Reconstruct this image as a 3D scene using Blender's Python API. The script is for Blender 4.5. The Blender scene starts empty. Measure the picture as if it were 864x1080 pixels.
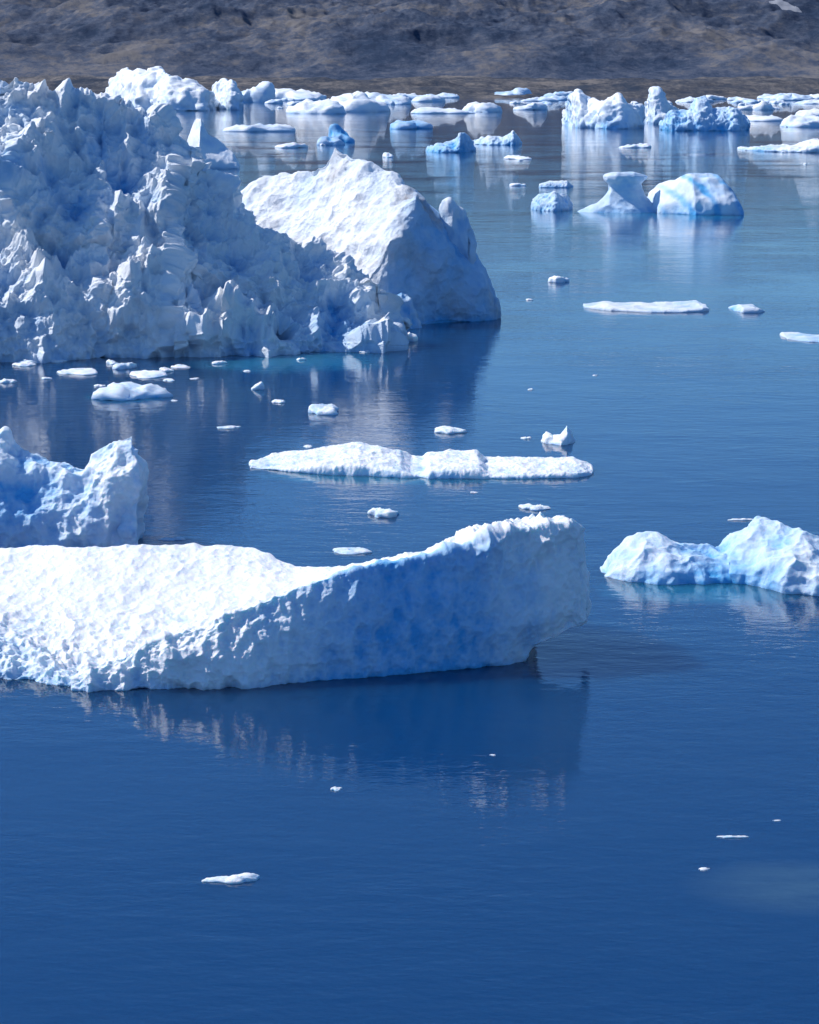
import bpy, math, numpy as np
from mathutils import Vector
rng=np.random.default_rng(7)
# ------------------------------------------------------------ camera / survey
H=12.0; F=2400.0; HOR=80.0
TH=math.atan((540-HOR)/F)
fw=np.array([0,math.cos(TH),-math.sin(TH)]); up=np.array([0,math.sin(TH),math.cos(TH)])
def ray(px,py):
    return np.array([(px-432)/F,0,0])+up*((540-py)/F)+fw
def G(px,py):
    d=ray(px,py); t=-H/d[2]; return np.array([0,0,H])+d*t
def P(px,py,Y):
    d=ray(px,py); t=Y/d[1]; return np.array([0,0,H])+d*t
scene=bpy.context.scene
cam=bpy.data.cameras.new("camera"); co=bpy.data.objects.new("camera",cam); scene.collection.objects.link(co)
co.location=(0,0,H); co.rotation_euler=(math.pi/2-TH,0,0)
cam.sensor_fit='HORIZONTAL'; cam.sensor_width=36; cam.lens=36*F/864; cam.clip_end=40000; cam.clip_start=0.5
scene.camera=co
# ------------------------------------------------------------ noise
perm=rng.permutation(256); perm=np.concatenate([perm,perm])
gr=rng.normal(size=(256,3)); gr/=np.linalg.norm(gr,axis=1)[:,None]
fp=rng.random((256,3))
def hsh(i,j,k): return perm[(perm[(perm[i&255]+j)&255]+k)&255]
def perlin(p):
    i=np.floor(p).astype(int); f=p-i; u=f*f*f*(f*(f*6-15)+10)
    r=0
    for a in (0,1):
        wa=u[:,0] if a else 1-u[:,0]
        for b in (0,1):
            wb=u[:,1] if b else 1-u[:,1]
            for c in (0,1):
                wc=u[:,2] if c else 1-u[:,2]
                g=gr[hsh(i[:,0]+a,i[:,1]+b,i[:,2]+c)]
                r=r+wa*wb*wc*((f[:,0]-a)*g[:,0]+(f[:,1]-b)*g[:,1]+(f[:,2]-c)*g[:,2])
    return r*1.5
def fbm(p,o=4,ridge=False):
    r=0;a=1.0;q=p.copy()
    for k in range(o):
        n=perlin(q+17.3*k)
        if ridge: n=1-2*np.abs(n)*1.4
        r=r+a*n; a*=0.5; q=q*2.03
    return r
def worley(p,cell=False):
    i=np.floor(p).astype(int); f=p-i
    f1=np.full(len(p),9.0); f2=np.full(len(p),9.0); idn=np.zeros(len(p),int)
    for a in (-1,0,1):
        for b in (-1,0,1):
            for c in (-1,0,1):
                h=hsh(i[:,0]+a,i[:,1]+b,i[:,2]+c); o=fp[h]
                d=(f[:,0]-a-o[:,0])**2+(f[:,1]-b-o[:,1])**2+(f[:,2]-c-o[:,2])**2
                if cell:
                    m=d<f1; f2=np.where(m,f1,np.minimum(f2,d)); idn=np.where(m,h,idn)
                f1=np.minimum(f1,d)
    if cell: return f1,f2,fp[idn,0]
    return f1    # squared distance : concave scallops with sharp cusps
# ------------------------------------------------------------ mesh helper
def mk_mesh(name,parts,mat,attrs=('blue','dirt'),smooth=True):
    V=[];Q=[];A={a:[] for a in attrs};n=0
    for pt in parts:
        V.append(pt['v']);Q.append(pt['q']+n);n+=len(pt['v'])
        for a in attrs: A[a].append(pt.get(a,np.zeros(len(pt['v']))))
    V=np.concatenate(V);Q=np.concatenate(Q)
    me=bpy.data.meshes.new(name)
    me.vertices.add(len(V)); me.vertices.foreach_set('co',V.astype(np.float32).ravel())
    me.loops.add(Q.size); me.loops.foreach_set('vertex_index',Q.astype(np.int32).ravel())
    me.polygons.add(len(Q)); me.polygons.foreach_set('loop_start',np.arange(0,Q.size,4,dtype=np.int32))
    me.polygons.foreach_set('loop_total',np.full(len(Q),4,dtype=np.int32))
    me.update(calc_edges=True)
    me.polygons.foreach_set('use_smooth',np.full(len(Q),smooth))
    for a in attrs:
        at=me.attributes.new(a,'FLOAT','POINT'); at.data.foreach_set('value',np.concatenate(A[a]).astype(np.float32))
    me.materials.append(mat)
    ob=bpy.data.objects.new(name,me); scene.collection.objects.link(ob)
    return ob
def gridq(nr,nc,wrap=True):
    r=np.arange(nr-1)[:,None]; c=np.arange(nc if wrap else nc-1)[None,:]
    c2=(c+1)%nc
    return np.stack([r*nc+c,r*nc+c2,(r+1)*nc+c2,(r+1)*nc+c],-1).reshape(-1,4)
def box(g,k,axis,wrap):
    if k<1: return g
    pad=[(0,0)]*3; pad[axis]=(k,k)
    gp=np.pad(g,pad,mode='wrap' if wrap else 'edge')
    out=0
    w=np.hanning(2*k+3)[1:-1]; w/=w.sum()
    for m in range(2*k+1):
        sl=[slice(None)]*3; sl[axis]=slice(m,m+g.shape[axis]); out=out+w[m]*gp[tuple(sl)]
    return out
def displace(g,layers,off=0.0,bluef=None,base_blue=0.0,wl=0.25,dirt=0.0,ampf=None,cavk=0.8,pushf=None):
    nr,nc,_=g.shape
    gi=np.gradient(g,axis=0); gw=np.concatenate([g[:,-1:],g,g[:,:1]],1); gj=(gw[:,2:]-gw[:,:-2])
    N=np.cross(gi,gj); L=np.linalg.norm(N,axis=2,keepdims=True); N=N/np.maximum(L,1e-9)
    c=g.mean(axis=1,keepdims=True)
    s=np.sign((N*(g-c)).sum()); N=N*s
    N=box(N,2,1,True)
    p=g.reshape(-1,3); n=N.reshape(-1,3); cav=np.zeros(len(p)); q0=p+off
    q=p.copy(); am_=1.0 if ampf is None else ampf(p,n)[:,None]
    for (t,sc,am) in layers:
        if not hasattr(sc,'__len__'): sc=(sc,sc,sc)
        qq=q0/np.array(sc)
        if t in('w','b'):
            wp=np.stack([perlin(qq*1.3+3.1),perlin(qq*1.3+9.7),perlin(qq*1.3+15.2)],1)*0.35
        if t=='w':
            w=worley(qq+wp); d=np.clip(w,0,0.9)-0.25
            cav+=np.clip(0.22-w,0,.22)/0.22*am**.6
        elif t=='b':     # fractured blocks : every cell stands proud by its own amount, cracks between
            f1,f2,r=worley(qq+wp*.8,True); e=np.clip((np.sqrt(f2)-np.sqrt(f1))/.25,0,1); e=e*e*(3-2*e)
            d=(r*1.1-.25)*e-.1*(1-e); cav+=(1-e)*.8*am**.6
        elif t=='r':
            d=fbm(qq,3,True)*0.5-0.3; cav+=np.clip(-d,0,1)*am**.6
        else:
            d=fbm(qq,4); cav+=np.clip(-d,0,1)*am**.6
        q=q+n*(d*am)[:,None]*am_
    if pushf is not None:
        h=pushf(p); q=q-n*h[:,None]
    tot=sum(l[2]**.6 for l in layers)
    blue=cav/tot*cavk  # bluer hollows: blue ice, plus shade and translucency painted into the colour
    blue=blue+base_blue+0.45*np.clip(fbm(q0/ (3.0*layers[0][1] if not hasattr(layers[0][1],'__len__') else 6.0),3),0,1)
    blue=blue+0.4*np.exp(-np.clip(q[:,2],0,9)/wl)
    if bluef is not None: blue=blue+bluef(q)
    dr=np.clip(fbm(q0/2.7+40,4)*1.2-0.15,0,1)*dirt*np.clip(n[:,2]+0.6,0,1)
    return dict(v=q,q=gridq(nr,nc) if s>0 else gridq(nr,nc)[:,::-1],blue=np.clip(blue,0,1),dirt=dr)
def loft(ctrl,ns,nt,segw=None,smooth=(3,3),cap=(0.2,0.2)):
    ctrl=np.asarray(ctrl,float); S,K,_=ctrl.shape
    d=np.linalg.norm(np.diff(ctrl.mean(1),axis=0),axis=1); cs=np.concatenate([[0],np.cumsum(np.maximum(d,1e-4))]); cs/=cs[-1]
    s=np.linspace(0,1,ns)
    g=np.empty((ns,K,3))
    for k in range(K):
        for a in range(3): g[:,k,a]=np.interp(s,cs,ctrl[:,k,a])
    cl=np.concatenate([g,g[:,:1]],1)
    sl=np.linalg.norm(np.diff(ctrl[:, list(range(K))+[0]],axis=1),axis=2).mean(0)
    if segw is not None: sl=sl*np.array(segw)
    ct=np.concatenate([[0],np.cumsum(sl)]); ct/=ct[-1]
    t=np.arange(nt)/nt
    idx=np.clip(np.searchsorted(ct,t,side='right')-1,0,K-1); f=(t-ct[idx])/(ct[idx+1]-ct[idx])
    g=cl[:,idx]*(1-f)[None,:,None]+cl[:,idx+1]*f[None,:,None]
    g=box(g,smooth[0],0,False); g=box(g,smooth[1],1,True)
    def caprows(e,dx):
        c=e.mean(0,keepdims=True); out=[]
        for a in np.linspace(0,math.pi/2,26)[1:]:
            r=c+(e-c)*max(math.cos(a),0.001); r=r.copy(); r[:,0]+=dx*math.sin(a); out.append(r)
        return out
    A=caprows(g[0],-cap[0])[::-1]; B=caprows(g[-1],cap[1])
    return np.concatenate([np.array(A),g,np.array(B)],0)
PROF=[(0,0),(0.3,0.04),(0.62,0.16),(0.88,0.32),(1.0,0.5),(0.8,0.72),(0.3,0.93)]
def berg_ctrl(st,prof=PROF,ridge=None):
    out=[]
    ri=[i for i,p in enumerate(prof) if p[0]==1.0][0]
    for (px,pt,pw,dep) in st:
        Yf=G(px,pw)[1]; Yr=Yf+prof[ri][1]*dep
        top=P(px,pt,Yr); zt=max(top[2],0.02); x=top[0]
        sec=[(x,Yf+df*dep,hf*zt) for hf,df in prof]
        b=0.15*zt+0.3
        sec=[(x,Yf+0.1*dep,-b)]+sec+[(x,Yf+0.9*dep,-b)]
        out.append(sec)
    return out
def seg(prof):
    n=len(prof)+2; ri=[i for i,p in enumerate(prof) if p[0]==1.0][0]+1
    return [0.6]+[1]*(ri)+[0.35]*(n-ri-1-1)+[0.15]
# ------------------------------------------------------------ materials
def newmat(n):
    m=bpy.data.materials.new(n); m.use_nodes=True; nt=m.node_tree
    return m,nt,nt.nodes['Principled BSDF']
def N(nt,t,**k):
    n=nt.nodes.new(t)
    for a,b in k.items(): setattr(n,a,b)
    return n
def mixc(nt,fac,a,b,bt='MIX'):
    m=N(nt,'ShaderNodeMix',data_type='RGBA',blend_type=bt)
    for s,v in ((m.inputs[0],fac),(m.inputs[6],a),(m.inputs[7],b)):
        if isinstance(v,(int,float)): s.default_value=v
        elif isinstance(v,tuple): s.default_value=(*v,1) if len(v)==3 else v
        else: nt.links.new(v,s)
    return m.outputs[2]
def math_(nt,op,a,b=None,c=None,clamp=False):
    m=N(nt,'ShaderNodeMath',operation=op); m.use_clamp=clamp
    for i,v in enumerate((a,b,c)):
        if v is None: continue
        if isinstance(v,(int,float)): m.inputs[i].default_value=v
        else: nt.links.new(v,m.inputs[i])
    return m.outputs[0]
def noise(nt,vec,scale,detail=4,rough=0.55,dist=0):
    n=N(nt,'ShaderNodeTexNoise'); n.inputs['Scale'].default_value=scale; n.inputs['Detail'].default_value=detail
    n.inputs['Roughness'].default_value=rough; n.inputs['Distortion'].default_value=dist
    if vec is not None: nt.links.new(vec,n.inputs['Vector'])
    return n.outputs['Fac']
def ice_mat(name,sc,white=(0.91,0.93,0.95),blue=(0.09,0.43,0.80),bump=0.6,sss=0):
    m,nt,b=newmat(name)
    geo=N(nt,'ShaderNodeTexCoord').outputs['Object']
    ab=N(nt,'ShaderNodeAttribute',attribute_name='blue').outputs['Fac']
    ad=N(nt,'ShaderNodeAttribute',attribute_name='dirt').outputs['Fac']
    n1=noise(nt,geo,1.2/sc,6,0.65)
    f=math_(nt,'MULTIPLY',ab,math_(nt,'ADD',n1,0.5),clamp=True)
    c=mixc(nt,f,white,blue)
    n2=noise(nt,geo,5/sc,5,0.7)
    dd=math_(nt,'MULTIPLY',ad,math_(nt,'MULTIPLY',n2,1.5),clamp=True)
    c=mixc(nt,dd,c,(0.42,0.38,0.36))
    nt.links.new(c,b.inputs['Base Color'])
    b.inputs['Roughness'].default_value=0.38
    b.inputs['IOR'].default_value=1.31
    if sss:
        b.inputs['Subsurface Weight'].default_value=sss; b.inputs['Subsurface Scale'].default_value=.35*sc; b.inputs['Subsurface Radius'].default_value=(.25,.8,1.0)
    bp=N(nt,'ShaderNodeBump'); bp.inputs['Strength'].default_value=bump; bp.inputs['Distance'].default_value=0.07*sc
    n3=noise(nt,geo,8/sc,8,0.75)
    nt.links.new(n3,bp.inputs['Height']); nt.links.new(bp.outputs[0],b.inputs['Normal'])
    return m
ICE1=ice_mat('ice_near',0.5,bump=.8,sss=.25); ICE2=ice_mat('ice_mid',1.3,bump=1.0); ICE3=ice_mat('ice_far',5)
# ------------------------------------------------------------ A: foreground slab iceberg
def secA(px,ref,pts,underz=-0.5):
    Yf=G(px,ref)[1]; s=[]
    for (py,dy) in pts: s.append(P(px,py,Yf+dy))
    w=s[0]; bk=s[-1]
    if underz is None:   # overhanging prow : the keel line rises towards the back
        top=bk[2]
        u1=np.array([w[0],w[1]+.35,w[2]+.30*(top-w[2])]); u2=np.array([bk[0],bk[1]+.2,w[2]+.75*(top-w[2])]); b2=np.array([bk[0],bk[1]+.3,w[2]+.85*(top-w[2])])
        return [u1]+s+[b2,u2]
    b2=np.array([bk[0],bk[1]+0.7,max(underz,bk[2]*0.3) ]); 
    u2=np.array([bk[0],bk[1]+0.4,underz]); u1=np.array([w[0],w[1]+0.5,underz])
    return [u1]+s+[b2,u2]
A=[secA(-150,715,[(715,0),(705,.15),(690,.5),(668,1.2),(652,2),(618,4.5),(583,7)]),
 secA(-40,715,[(715,0),(705,.15),(690,.5),(672,1.2),(655,2),(620,4.5),(579,7)]),
 secA(30,718,[(718,0),(712,.1),(703,.4),(690,.9),(672,1.8),(628,4.2),(577,7.1)]),
 secA(82,728,[(728,0),(724,.05),(718,.15),(713,.35),(712,1.0),(645,4),(576,7.2)]),
 secA(140,728,[(728,0),(716,.05),(703,.15),(688,.4),(703,1.3),(640,4.2),(574,7.2)]),
 secA(200,726,[(726,0),(707,.05),(688,.12),(664,.4),(685,1.6),(628,4.5),(573,7.2)]),
 secA(260,724,[(724,0),(697,.02),(672,.12),(640,.4),(664,2.1),(614,4.8),(575,7)]),
 secA(310,720,[(720,0),(690,.02),(660,.15),(621,.4),(641,2.6),(611,4.5),(596,5.8)]),
 secA(350,717,[(717,0),(683,.0),(648,.15),(607,.4),(617,2.8),(604,4.2),(600,5)]),
 secA(400,713,[(713,0),(677,.0),(638,.12),(595,.4),(595,2.6),(592,3.8),(593,4.6)]),
 secA(450,709,[(709,0),(672,-.02),(632,.1),(588,.35),(584,2.4),(584,3.4),(586,4.4)]),
 secA(490,706,[(706,0),(666,-.05),(624,.05),(575,.3),(570,2.0),(568,3.0),(572,4.2)]),
 secA(530,702,[(702,0),(663,-.1),(615,.0),(562,.25),(558,1.6),(558,2.4),(564,3.8)]),
 secA(552,700,[(699,.1),(660,-.15),(610,-.05),(557,.2),(555,1.4),(555,2.1),(563,3.4)]),
 secA(571,698,[(682,0),(658,-.15),(610,-.05),(555,.2),(554,1.3),(554,2.0),(562,3.2)],None),
 secA(590,696,[(672,0),(645,-.1),(606,0),(552,.2),(552,1.0),(553,1.6),(562,2.6)],None),
 secA(606,695,[(664,.15),(645,.05),(608,.15),(556,.3),(556,.9),(557,1.4),(567,2.2)],None),
 secA(612,695,[(661,.3),(650,.2),(625,.3),(578,.45),(575,.9),(577,1.2),(590,1.8)],None),
 secA(620,695,[(658,.4),(655,.38),(649,.45),(642,.6),(638,.8),(638,1.0),(642,1.2)],None)]
def ampA(p,n):
    plat=np.clip((p[:,1]-46.6)/1.5,0,1)*np.clip((1.0-p[:,0])/3,0,1)
    front=np.clip((-2.0-p[:,0])/2,0,1)*np.clip((46.4-p[:,1]),0,1)
    crest=np.clip((p[:,0]-.5)/1,0,1)*np.clip((p[:,2]-1.75)/.4,0,1)
    face=np.clip((p[:,0]+1)/1.5,0,1)*np.clip(-n[:,1],0,1)*np.clip((1.9-p[:,2])/.4,0,1)
    return 1-0.5*plat+.8*front+.9*crest-.35*face
gA=loft(A,800,460,segw=[.6,1.2,1.2,1.2,1,1,1,.4,.2,.15],smooth=(3,3),cap=(0.3,0.02))
pA=displace(gA,[('f',1.8,0.08),('w',(0.62,0.9,1.3),0.16),('w',(.27,.3,.4),0.10),('w',0.12,0.030),('f',0.1,0.014)],wl=0.12,base_blue=-0.14,ampf=ampA,
   bluef=lambda q: 0.66*np.clip((q[:,0]+4)/3,0,1)*np.clip(2*(46.0+np.clip(q[:,0]-2,0,3)*.15-q[:,1]),0,1)*(0.7+.55*np.exp(-((q[:,0]-.2)/2.0)**2)) -.25*np.exp(-((q[:,1]-50)/3)**2)*(q[:,0]<-1))  # blue shade of the front face painted into the tint; plateau whiter
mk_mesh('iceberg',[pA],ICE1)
# ------------------------------------------------------------ B : left berg behind slab
stB=[(-70,470,580,3.0),(-20,456,580,3.6),(6,458,580,3.8),(20,478,580,3.6),(50,488,580,3.4),(75,484,580,3.2),(90,490,580,3.0),(100,474,580,2.8),(118,464,580,2.5),(140,458,580,2.1),(148,476,580,1.7),(141,520,580,1.2),(132,555,580,.8)]
gB=loft(berg_ctrl(stB),320,260,segw=seg(PROF),smooth=(4,4),cap=(.2,.05))
pB=displace(gB,[('f',1.6,0.20),('w',(.9,.9,1.3),0.34),('w',0.4,0.13),('w',0.16,0.04),('f',0.1,0.015)],off=5.3,wl=.25,cavk=1.0,
  bluef=lambda q: 0.7*np.exp(-((q[:,0]+10.2)/1.3)**2-((q[:,2]-1.2)/.9)**2))
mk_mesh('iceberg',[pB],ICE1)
# ------------------------------------------------------------ C : right berg
stC=[(636,600,608,1.0),(645,580,611,1.8),(665,567,614,2.4),(700,569,617,2.6),(735,574,615,2.4),(762,574,613,2.6),(780,562,616,3),(798,547,620,3.2),(825,550,626,3.4),(848,560,629,3.2),(870,570,628,3),(910,580,622,2.4),(935,598,616,1.4)]
gC=loft(berg_ctrl(stC,[(0,0),(.35,.05),(.62,.22),(.85,.42),(1.0,.62),(.7,.8),(.3,.95)]),380,240,segw=[.6,1,1,1,1,1,.3,.3,.2],smooth=(5,5),cap=(.1,.2))
cC=P(765,600,G(765,613)[1]+.4)
pC=displace(gC,[('f',1.5,0.18),('w',1.0,0.24),('w',.35,.09),('w',.15,.022)],off=11.1,wl=.4,base_blue=-.05,cavk=.7,bluef=lambda q:.3*np.exp(-((q[:,0]-cC[0])/1.1)**2-((q[:,2]-.3)/.45)**2))
mk_mesh('iceberg',[pC],ICE1)
# ------------------------------------------------------------ D : flat floe
stD=[(268,486,494,1.5),(300,480,497,3),(325,476,499,3.6),(350,470,501,4),(380,466,502,4),(400,471,503,4),(422,474,504,4),(434,484,504,3.8),(446,484,504,3.8),(452,477,505,3.8),(503,476,505,3.8),(512,486,505,3.6),(560,484,505,3.4),(605,481,504,2.8),(622,490,501,1.4)]
gD=loft(berg_ctrl(stD,[(0,0),(.5,.02),(.68,.12),(.8,.4),(1.0,.7),(.8,.85),(.3,.97)]),520,150,segw=[.6,1,1,1,1,1,.3,.3,.2],smooth=(3,4),cap=(.1,.1))
pD=displace(gD,[('f',1.6,0.08),('w',.8,0.09),('w',.35,.06),('f',.12,.018)],off=21.1,wl=.1,base_blue=-.1)
mk_mesh('ice_floe',[pD],ICE1)
# ------------------------------------------------------------ E : big rough berg on the left
stE=[(-130,84,383,16),(-60,80,382,15),(0,78,381,14),(20,84,381,13.5),(50,96,380,13),(80,102,379,12.5),(112,102,378,12),(125,114,377,11.5),(160,120,376,11),(184,132,376,10.5),(194,160,375,10),(212,184,375,9.5),(238,212,374,9),(258,230,374,8.5),(300,248,373,8),(335,264,371,7),(360,284,370,6),(385,302,369,5),(400,326,368,3.5),(410,344,368,2)]
PE=[(0,0),(.14,.015),(.28,.10),(.40,.26),(.6,.32),(.78,.48),(1.0,.6),(.75,.8),(.3,.95)]
gE=loft(berg_ctrl(stE,PE),800,640,segw=[.6,1,1,1,1,1,1,.8,.2,.1,.1],smooth=(3,4),cap=(.5,.2))
hx,hy,hz=P(298,350,G(298,373)[1])
def holeE(p): return 1.9*np.exp(-(((p[:,0]-hx)/.40)**2+((p[:,2]-hz)/.40)**2)**1.5)*(p[:,1]<hy+3)
cx,cy,cz=P(350,335,G(298,373)[1]); c2=P(48,165,110)
def bE(q): return .5*np.exp(-((q[:,0]-cx)/1.6)**2-((q[:,2]-cz)/1.0)**2)+.55*np.exp(-((q[:,0]-c2[0])/.9)**2-((q[:,2]-c2[2])/.7)**2)
pE=displace(gE,[('f',3.5,0.8),('w',(2.3,2.3,3.1),1.45),('b',(2.2,2.2,2.6),.5),('w',(1.05,1.05,1.4),0.9),('b',(.8,.8,.8),.12),('w',(.45,.45,.52),.42),('w',.2,.18)],off=31.7,wl=.5,dirt=.3,base_blue=-0.22,cavk=1.6,pushf=holeE,bluef=bE)
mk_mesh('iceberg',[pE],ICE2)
# ------------------------------------------------------------ faceted berg behind
def secF(px,pts):
    Yf=G(px,pts[0][0])[1]; s=[P(px,py,Yf+dy) for py,dy in pts]
    w=s[0]; bk=s[-1]
    return [np.array([w[0],w[1]+1,-1.2])]+s+[np.array([bk[0],bk[1]+1.5,bk[2]*.6]),np.array([bk[0],bk[1]+2.5,-1.2])]
SF=[(238,[(328,0),(300,.5),(265,1.5),(240,2.5),(226,3.5),(216,5)]),
(262,[(330,0),(300,.6),(262,1.8),(230,3),(210,4.5),(196,6)]),
(300,[(334,0),(300,.6),(262,2),(228,3.5),(205,5),(187,6.8)]),
(340,[(339,0),(305,.6),(268,1.9),(232,3.4),(202,5),(174,7)]),
(353,[(340,0),(308,.5),(270,1.8),(232,3.4),(200,5),(153,7)]),
(366,[(342,0),(314,.4),(280,1.5),(238,3.2),(203,5),(161,7)]),
(386,[(345,0),(325,.1),(296,.3),(250,2.4),(214,4.4),(172,6.8)]),
(410,[(345,0),(305,.0),(254,.2),(226,2.0),(205,3.8),(182,6)]),
(440,[(343,0),(300,.0),(250,.1),(207,.3),(203,2.2),(200,4)]),
(464,[(342,0),(305,.05),(268,.2),(238,.5),(230,1.7),(225,3)]),
(490,[(340,0),(315,.1),(288,.3),(270,.6),(262,1.6),(257,2.4)]),
(508,[(339,0),(320,.1),(305,.3),(295,.6),(290,1.2),(286,1.8)]),
(521,[(337,0),(331,.1),(326,.2),(322,.4),(319,.6),(317,.9)])]
gFb=loft([secF(a,b) for a,b in SF],440,440,segw=[.6,1,1,1,1,1,.3,.2,.15],smooth=(4,3),cap=(.3,.2))
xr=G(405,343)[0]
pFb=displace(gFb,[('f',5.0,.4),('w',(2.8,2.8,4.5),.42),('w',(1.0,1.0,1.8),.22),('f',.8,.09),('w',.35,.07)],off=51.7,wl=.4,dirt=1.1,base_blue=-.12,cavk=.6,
   bluef=lambda q:.45*np.clip((q[:,0]-xr-(q[:,2]-4)*.33)/1.0,0,1))  # right of the ridge, the shaded face is painted bluer
def tiny(st,layers,ns=90,nt=80,off=0,**k):
    return displace(loft(berg_ctrl(st),ns,nt,smooth=(2,3),cap=(.1,.1)),layers,off=off,**k)
pH=tiny([(462,240,338,1.2),(466,212,338,1.8),(474,204,338,2.0),(484,212,338,2.0),(493,218,338,1.8),(496,240,338,1.2)],[('f',2,.2),('w',1,.35),('w',.4,.15)],off=3,base_blue=.05)
pK=tiny([(386,332,346,1.2),(396,312,347,1.6),(410,310,347,1.8),(424,305,347,1.8),(434,312,347,1.6),(441,330,346,1)],[('f',1.5,.15),('w',.8,.25),('w',.3,.08)],off=4,base_blue=.1)
mk_mesh('iceberg',[pFb,pH,pK],ICE2)
# ------------------------------------------------------------ generic smaller bergs
def small(name,st,layers,mat,prof=PROF,ns=160,nt=110,off=0.0,**k):
    g=loft(berg_ctrl(st,prof),ns,nt,segw=None,smooth=(2,3),cap=(abs(G(st[0][0],st[0][2])[1])*.0006,)*2)
    return displace(g,layers,off=off,**k)
mk_mesh('iceberg',[small('',[(199,146,176,5),(205,124,177,7),(212,123,178,8),(220,140,178,8),(233,150,178,7),(246,160,178,5),(252,172,178,3)],[('f',6,.3),('w',3,.4),('w',1.2,.15)],ICE3,off=3,wl=.8,base_blue=-.3)],ICE2)
def L(sx): return [('f',12*sx,1.0*sx),('b',6*sx,.8*sx),('w',5*sx,1.3*sx),('w',2.4*sx,.8*sx),('w',1.1*sx,.3*sx)]
mk_mesh('iceberg',[small('',[(114,95,112,20),(120,80,114,30),(133,72,115,34),(150,75,116,34),(168,71,116,34),(180,80,117,34),(205,86,117,30),(218,94,117,24),(225,100,116,18)],[('f',14,1.4),('b',7,1.2),('w',6,1.6),('w',2.5,.9),('w',1.1,.3)],ICE3,off=13,wl=2,dirt=.3,ns=220,nt=160,base_blue=-.1),
  small('',[(222,100,114,14),(228,86,115,20),(245,84,116,20),(254,100,116,14)],L(1),ICE3,off=23,wl=2)],ICE3)
mk_mesh('iceberg',[small('',[(597,118,132,12),(602,98,134,16),(610,94,135,18),(618,104,135,18),(636,106,136,18),(652,98,136,18),(660,110,136,16),(676,112,135,12)],L(.7),ICE3,off=33,wl=1.5,ns=220,nt=140,base_blue=-.1)],ICE3)
mk_mesh('iceberg',[small('',[(668,114,128,10),(682,110,130,14),(687,93,131,14),(695,90,131,14),(701,106,131,14),(716,114,130,9)],L(.6),ICE3,off=43,wl=1.5,base_blue=-.1)],ICE3)
mk_mesh('iceberg',[small('',[(699,127,137,8),(706,117,138,12),(730,116,138,14),(734,103,138,14),(745,102,138,14),(750,115,138,14),(775,113,138,13),(786,125,137,8)],L(.5),ICE3,off=53,wl=1.5,base_blue=.3,ns=220,nt=140)],ICE3)
mk_mesh('iceberg',[small('',[(453,156,160,5),(462,152,161,6),(480,148,161,6),(485,140,161,6),(493,142,160,6),(500,153,159,5)],L(.3),ICE3,off=63,wl=1.5,base_blue=.3),
 small('',[(496,149,152,6),(515,144,153,8),(530,145,153,8),(541,138,153,8),(548,148,152,5)],L(.3),ICE3,off=64,wl=1)],ICE3)
mk_mesh('iceberg',[small('',[(563,213,221,2.5),(568,204,222,3.5),(585,202,223,3.8),(598,206,222,3.5),(601,214,221,2.5)],L(.14),ICE2,off=73,wl=.6,base_blue=.15),
 small('',[(570,194,198,2.2),(580,191,198,3),(598,191,198,3),(603,195,197,2)],L(.08),ICE2,off=74,wl=.3)],ICE2)
stM=[(680,214,222,4),(684,203,223,6),(697,195,225,8),(712,190,226,9),(728,182,227,9),(745,181,227,9),(760,185,227,8.5),(771,196,227,7),(777,208,227,5),(781,220,227,3)]
x700=G(700,240)[0]; x690=G(690,226)[0]
def stripes(q):
    r=np.sqrt((q[:,0]-x700)**2+((q[:,2]+1)*1.3)**2)+.25*perlin(q/1.5)
    return 0.6*np.clip(np.sin(r*3.0),0,1)**1.5*np.clip((q[:,0]-x690)/2,0,1)
mk_mesh('iceberg',[small('',stM,[('f',4,.3),('w',3,.4),('w',1.3,.14)],ICE2,off=83,wl=.8,base_blue=.05,bluef=stripes,dirt=.7,ns=220,nt=160)],ICE2)
def stack(sl,Y,ratio,layers,off,**k):
    full=[]
    for py,l,r in sl:
        a=P(l,py,Y);b=P(r,py,Y); full.append(((a[0]+b[0])/2,a[2],(b[0]-a[0])/2))
    full=np.array(full); z=np.linspace(0,1,110); cs=np.linspace(0,1,len(full))
    f=np.stack([np.interp(z,cs,full[:,i]) for i in range(3)],1)
    w=np.hanning(9)[1:-1];w/=w.sum()
    f=np.stack([np.convolve(np.pad(f[:,i],3,mode='edge'),w,'valid') for i in range(3)],1)
    t=np.linspace(0,2*math.pi,160,endpoint=False)
    g=np.stack([f[:,0:1]+f[:,2:3]*np.cos(t),Y+f[:,2:3]*ratio*np.sin(t),np.repeat(f[:,1:2],160,1)],2)
    return displace(g,layers,off=off,**k)
YL=G(655,223)[1]
mk_mesh('iceberg',[stack([(240,596,714),(229,600,708),(222,614,700),(215,628,690),(208,636,682),(200,641,676),(194,642,676),(189,638,682),(186,638,684),(183,644,678),(182,656,664)],YL,.5,[('f',4,.2),('w',1.8,.28),('w',.8,.1)],93,wl=.5,base_blue=.0)],ICE2)
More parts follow.
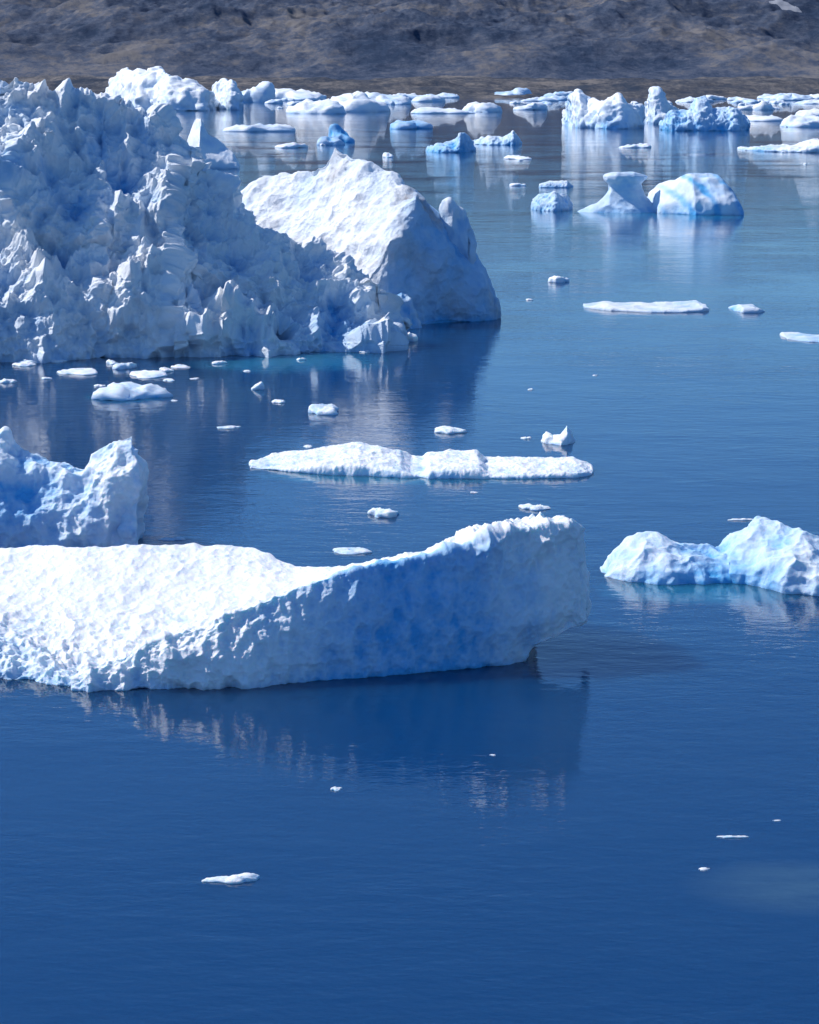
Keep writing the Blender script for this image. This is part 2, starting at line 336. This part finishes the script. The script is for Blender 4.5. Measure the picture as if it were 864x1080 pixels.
# ------------------------------------------------------------ low floes
LF=[('f',3,.12),('w',1.5,.14),('w',.6,.06)]
PFl=[(0,0),(.6,.02),(.75,.15),(.85,.45),(1.0,.7),(.8,.88),(.3,.98)]
mk_mesh('ice_floe',[small('',[(616,320,325,2),(640,318,328,4),(680,321,330,5),(710,320,330,5),(735,317,329,4),(744,321,328,2)],LF,ICE2,PFl,240,90,101,wl=.15,base_blue=-.1)],ICE2)
mk_mesh('ice_floe',[small('',[(770,324,328,2),(780,320,330,2.5),(795,321,330,2.5),(803,324,329,2)],LF,ICE2,PFl,120,80,105,wl=.15,base_blue=-.1)],ICE2)
mk_mesh('ice_floe',[small('',[(827,353,358,2),(845,351,361,3),(870,352,362,3),(890,355,360,2)],LF,ICE2,PFl,140,80,109,wl=.15,base_blue=-.1)],ICE2)
mk_mesh('ice_floe',[small('',[(780,156,158,6),(800,154,160,10),(840,153,161,12),(858,146,161,12),(880,151,161,10),(930,156,160,8)],L(.2),ICE3,PFl,200,80,113,wl=.3,base_blue=-.1)],ICE3)
# ------------------------------------------------------------ chunks
def chunk(px,py,w,h,dr=1.0,seed=0,blue=.15,nu=26,nv=44):
    c=G(px,py); k=c[1]/F; R=w*k/2
    D=min(R*dr,0.3*h*k*c[1]/H); hz=max(h*k-2*D*H/c[1],.35*h*k)
    u=np.linspace(-math.pi/2,math.pi/2,nu); v=np.linspace(0,2*math.pi,nv,endpoint=False)
    r1=np.random.default_rng(seed)
    cu=np.abs(np.cos(u))**r1.uniform(.5,1.0)
    lob=1+0.2*np.cos(2*v+r1.random()*6)+0.15*np.cos(3*v+r1.random()*6)+.1*np.cos(5*v+r1.random()*6)
    x=R*cu[:,None]*np.cos(v)*lob; y=D*cu[:,None]*np.sin(v)*lob; z=np.repeat((np.sign(np.sin(u))*np.abs(np.sin(u))**.8)[:,None],nv,1)
    tilt=1+0.45*np.cos(v+r1.random()*6)[None,:]*cu[:,None]
    z=np.where(z>0,z*hz*tilt,z*.3*hz)
    g=np.stack([c[0]+x,c[1]+y+D*.8,z],2)
    s=max(hz*1.6,R*.35); am=min(hz,R)
    return displace(g,[('f',1.5*s,.3*am),('w',1.0*s,.55*am),('w',.45*s,.25*am),('w',.2*s,.1*am)],off=seed*3.3,wl=.15*hz+.01,base_blue=blue-.1)
big=[(137,421,82,20,.8),(342,437,34,12,1),(405,545,34,11,.8),(473,457,32,9,1),(245,931,58,12,.6),(565,538,30,8,1),(370,584,44,8,.6)]
for i,b in enumerate(big): mk_mesh('ice_chunk',[chunk(*b,seed=i+200,blue=(.25 if i in (0,) else .05))],ICE1)
mk_mesh('ice_chunk',[small('',[(572,462,466,.7),(576,455,468,1),(583,460,469,1.2),(591,458,470,1.2),(598,448,469,1.1),(603,453,468,.9),(605,463,467,.6)],[('f',.8,.05),('w',.5,.1),('w',.2,.04)],ICE1,off=7,wl=.08,base_blue=-.1)],ICE1)
sm=[(25,386,26,7),(80,395,40,8),(130,389,24,8),(155,398,44,8),(8,404,16,5),(272,411,14,8),(293,425,14,4),(240,452,26,4),(743,918,14,4),(773,884,30,4),(590,298,16,7),(820,866,10,2),(548,168,30,4),(410,166,12,4),(305,156,30,5),(672,156,30,4),(555,463,10,3),(430,360,18,8),(402,358,14,6),(785,549,26,3),(547,196,18,3),(105,408,10,3),(190,388,20,4),(230,384,14,4),(355,834,12,5),(520,797,7,2),(60,382,18,4),(178,402,12,3),(325,472,10,3),(500,520,8,2),(180,570,26,4),(385,372,12,4),(318,380,10,3),(205,400,9,2),(48,400,12,3),(260,392,8,2),(175,392,14,5),(118,384,12,4)]
parts=[chunk(a,b,c,d,1.0,seed=300+i,blue=0) for i,(a,b,c,d) in enumerate(sm)]
rr=np.random.default_rng(11)
for i in range(14):
    py=150+280*rr.random()**1.3; px=rr.uniform(200,900) if py<330 else rr.uniform(0,900)
    parts.append(chunk(px,py,rr.uniform(3,9),rr.uniform(1.2,2.2),1,seed=400+i,blue=0,nu=12,nv=20))
mk_mesh('brash_ice',parts,ICE1)
r2=np.random.default_rng(5); parts=[]
for i in range(72):
    px=r2.choice([r2.uniform(225,600),r2.uniform(240,440),r2.uniform(540,900),r2.uniform(780,900)])
    py=102+abs(r2.normal())*6.5
    w=r2.uniform(6,38)*(.4+.6*(py<112)); h=w*r2.uniform(.05,.15)+1.3
    parts.append(chunk(px,min(py,136),w,h,r2.uniform(.8,1.6),seed=500+i,blue=r2.uniform(0,.3)))
for j,(a,b,c,d) in enumerate([(265,108,40,14),(330,120,56,12),(372,118,66,16),(360,150,30,14),(432,136,42,9),(270,139,60,7),(405,110,50,10),(470,120,60,6),(510,118,40,8),(560,116,30,6),(310,106,60,10),(350,153,28,8),(805,128,50,6),(850,134,50,11),(800,116,30,6),(860,122,30,6)]):
    parts.append(chunk(a,b,c,d,1.0,seed=800+j,blue=.05 if j not in(3,4,11) else .5))
mk_mesh('bergy_bits',parts,ICE3)
# ------------------------------------------------------------ water
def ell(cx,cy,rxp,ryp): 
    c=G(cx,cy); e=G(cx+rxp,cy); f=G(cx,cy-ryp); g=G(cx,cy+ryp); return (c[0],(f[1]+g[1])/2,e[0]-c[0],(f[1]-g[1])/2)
m,nt,b=newmat('sea_water')
geo=N(nt,'ShaderNodeNewGeometry').outputs['Position']
sep=N(nt,'ShaderNodeSeparateXYZ'); nt.links.new(geo,sep.inputs[0])
warp=noise(nt,geo,0.25,3)
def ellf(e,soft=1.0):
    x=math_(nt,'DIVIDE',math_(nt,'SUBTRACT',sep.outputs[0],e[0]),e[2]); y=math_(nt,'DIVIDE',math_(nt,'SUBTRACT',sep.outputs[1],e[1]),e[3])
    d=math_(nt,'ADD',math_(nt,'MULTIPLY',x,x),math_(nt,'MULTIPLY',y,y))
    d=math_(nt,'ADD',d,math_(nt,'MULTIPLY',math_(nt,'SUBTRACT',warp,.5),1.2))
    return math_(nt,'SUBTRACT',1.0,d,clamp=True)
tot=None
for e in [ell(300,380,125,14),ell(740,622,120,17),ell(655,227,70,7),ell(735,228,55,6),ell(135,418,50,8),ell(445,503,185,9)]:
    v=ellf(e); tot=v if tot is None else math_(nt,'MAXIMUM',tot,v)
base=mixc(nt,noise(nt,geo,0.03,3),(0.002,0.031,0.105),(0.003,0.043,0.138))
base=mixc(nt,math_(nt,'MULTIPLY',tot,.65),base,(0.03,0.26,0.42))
streak=N(nt,'ShaderNodeMapping'); streak.inputs['Scale'].default_value=(.5,1.6,1); nt.links.new(geo,streak.inputs[0])
silt=math_(nt,'MULTIPLY',ellf(ell(840,935,130,30)),math_(nt,'MULTIPLY',noise(nt,streak.outputs[0],1.6,6,.7),1.3),clamp=True)
base=mixc(nt,math_(nt,'MULTIPLY',silt,.6),base,(0.06,0.13,0.18))
nt.links.new(base,b.inputs['Base Color']); b.inputs['Roughness'].default_value=.015; b.inputs['IOR'].default_value=1.52
b.inputs['Subsurface Weight'].default_value=1.0; b.inputs['Subsurface Scale'].default_value=10.0; b.inputs['Subsurface Radius'].default_value=(1,1,1)
mp=N(nt,'ShaderNodeMapping'); mp.inputs['Scale'].default_value=(0.5,1.0,1); mp.inputs['Rotation'].default_value=(0,0,.15); nt.links.new(geo,mp.inputs[0])
a1=noise(nt,mp.outputs[0],2.4,3,.5,.3); a2=noise(nt,mp.outputs[0],9,2,.5); a3=noise(nt,mp.outputs[0],0.45,3)
patch=noise(nt,geo,0.06,4,.6)
pm=N(nt,'ShaderNodeMapRange'); nt.links.new(patch,pm.inputs[0]); pm.inputs[1].default_value=.35; pm.inputs[2].default_value=.65; pm.inputs[3].default_value=.4; pm.inputs[4].default_value=1.5
h=math_(nt,'ADD',math_(nt,'ADD',math_(nt,'MULTIPLY',a1,.0105),math_(nt,'MULTIPLY',a2,.0040)),math_(nt,'MULTIPLY',a3,.022))
h=math_(nt,'MULTIPLY',h,pm.outputs[0])
bp=N(nt,'ShaderNodeBump'); bp.inputs['Strength'].default_value=1; bp.inputs['Distance'].default_value=1.0
nt.links.new(h,bp.inputs['Height']); nt.links.new(bp.outputs[0],b.inputs['Normal'])
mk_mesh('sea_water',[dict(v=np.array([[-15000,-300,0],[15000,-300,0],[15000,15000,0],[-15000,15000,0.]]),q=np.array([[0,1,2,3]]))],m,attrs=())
# ------------------------------------------------------------ terrain
def terrain(name,d0,d1,nd,hf,mat,amax=40):
    a=np.linspace(-1,1,1100); a=np.radians(amax)*(0.35*a+0.65*a**3)
    d=d0+(d1-d0)*np.linspace(0,1,nd)
    AA,DD=np.meshgrid(a,d); X=DD*np.sin(AA); Y=DD*np.cos(AA)
    p=np.stack([X.ravel(),Y.ravel(),np.zeros(X.size)],1)
    z=hf(p,DD.ravel(),AA.ravel()); v=p.copy(); v[:,2]=z
    q=gridq(nd,len(a),False)
    return mk_mesh(name,[dict(v=v,q=q)],mat,attrs=())
def sm_(x): x=np.clip(x,0,1); return x*x*(3-2*x)
def hm(p,D,Aa):
    t=np.clip((D-2700)/1700,0,1.2)
    z=215*t
    z=z+ (fbm(p/420,6,True)-.6)*28*np.clip(t*3,0,1) + fbm(p/70,5)*7*np.clip(t*5,0,1)
    z=z+25*np.sin(p[:,0]/430+1.0)*t
    return z-8*(t<=0)
def hf(p,D,Aa):
    e=D-1180-fbm(p/260,3)*60+ p[:,0]*0.10
    t=sm_(e/260)
    return -3+t*(7+fbm(p/150,5)*7+fbm(p/25,3)*1.6) + np.clip(e-300,0,2000)*0.002
def land_mat(name,cols,sc,snow=False):
    m,nt,b=newmat(name)
    geo=N(nt,'ShaderNodeNewGeometry').outputs['Position']
    mp=N(nt,'ShaderNodeMapping'); mp.inputs['Scale'].default_value=(1,.35,2.2); mp.inputs['Rotation'].default_value=(0,.3,0.25); nt.links.new(geo,mp.inputs[0])
    n1=noise(nt,mp.outputs[0],1/sc,8,.68,.4); n2=noise(nt,mp.outputs[0],9/sc,8,.85)
    r=N(nt,'ShaderNodeValToRGB'); nt.links.new(math_(nt,'ADD',math_(nt,'MULTIPLY',n1,.5),math_(nt,'MULTIPLY',n2,.5)),r.inputs[0])
    el=r.color_ramp.elements; el[0].position=.42; el[0].color=(*cols[0],1); el[1].position=.58; el[1].color=(*cols[2],1)
    e=el.new(.5); e.color=(*cols[1],1)
    c=r.outputs[0]
    if snow:
        sp=N(nt,'ShaderNodeSeparateXYZ'); nt.links.new(geo,sp.inputs[0])
        wn=math_(nt,'MULTIPLY',math_(nt,'SUBTRACT',noise(nt,geo,.03,5,.6),.5),2.6)
        for (sx,sy,rx,ry) in ((548,3390,30,36),(300,3560,16,20),(-315,3640,12,26),(610,3300,18,18)):
            dx=math_(nt,'DIVIDE',math_(nt,'SUBTRACT',sp.outputs[0],float(sx)),float(rx)); dy=math_(nt,'DIVIDE',math_(nt,'SUBTRACT',sp.outputs[1],float(sy)),float(ry))
            t=math_(nt,'ADD',dx,dy); d=math_(nt,'ADD',math_(nt,'ADD',math_(nt,'MULTIPLY',t,math_(nt,'MULTIPLY',t,5.0)),math_(nt,'MULTIPLY',dx,dx)),wn)
            s=math_(nt,'LESS_THAN',d,.8); c=mixc(nt,math_(nt,'MULTIPLY',s,.6),c,(.55,.56,.6))
    nt.links.new(c,b.inputs['Base Color']); b.inputs['Roughness'].default_value=.95
    b.inputs['Specular IOR Level'].default_value=.1
    bp=N(nt,'ShaderNodeBump'); bp.inputs['Strength'].default_value=.8; bp.inputs['Distance'].default_value=sc*.045
    nt.links.new(n2,bp.inputs['Height']); nt.links.new(bp.outputs[0],b.inputs['Normal'])
    return m
terrain('mountain',2650,4700,420,hm,land_mat('tundra_mountain_hazed',[(.032,.054,.10),(.088,.108,.155),(.21,.195,.19)],200,True))  # bluish tones carry aerial haze in the base colour
terrain('hills',1050,2660,260,hf,land_mat('tundra_shore',[(.032,.045,.07),(.09,.09,.10),(.20,.18,.165)],45))
# ------------------------------------------------------------ light
S=Vector((-0.65,0.21,0.70)).normalized()
sun=bpy.data.lights.new('sun','SUN'); sun.energy=5.0; sun.angle=math.radians(.5); sun.color=(1,.97,.93)
so=bpy.data.objects.new('sun',sun); scene.collection.objects.link(so); so.rotation_euler=S.to_track_quat('Z','Y').to_euler()
w=bpy.data.worlds.new('World'); scene.world=w; w.use_nodes=True; nt=w.node_tree; bg=nt.nodes['Background']
sk=N(nt,'ShaderNodeTexSky',sky_type='NISHITA'); sk.sun_disc=False; sk.sun_elevation=math.asin(S.z); sk.sun_rotation=math.atan2(S.x,S.y)%(2*math.pi)
sk.air_density=1.0; sk.dust_density=.1; sk.ozone_density=2.0
nt.links.new(mixc(nt,1.0,sk.outputs[0],(.48,.80,1.18),'MULTIPLY'),bg.inputs[0]); bg.inputs[1].default_value=.115
scene.view_settings.view_transform='Standard'; scene.view_settings.look='None'; scene.view_settings.exposure=0
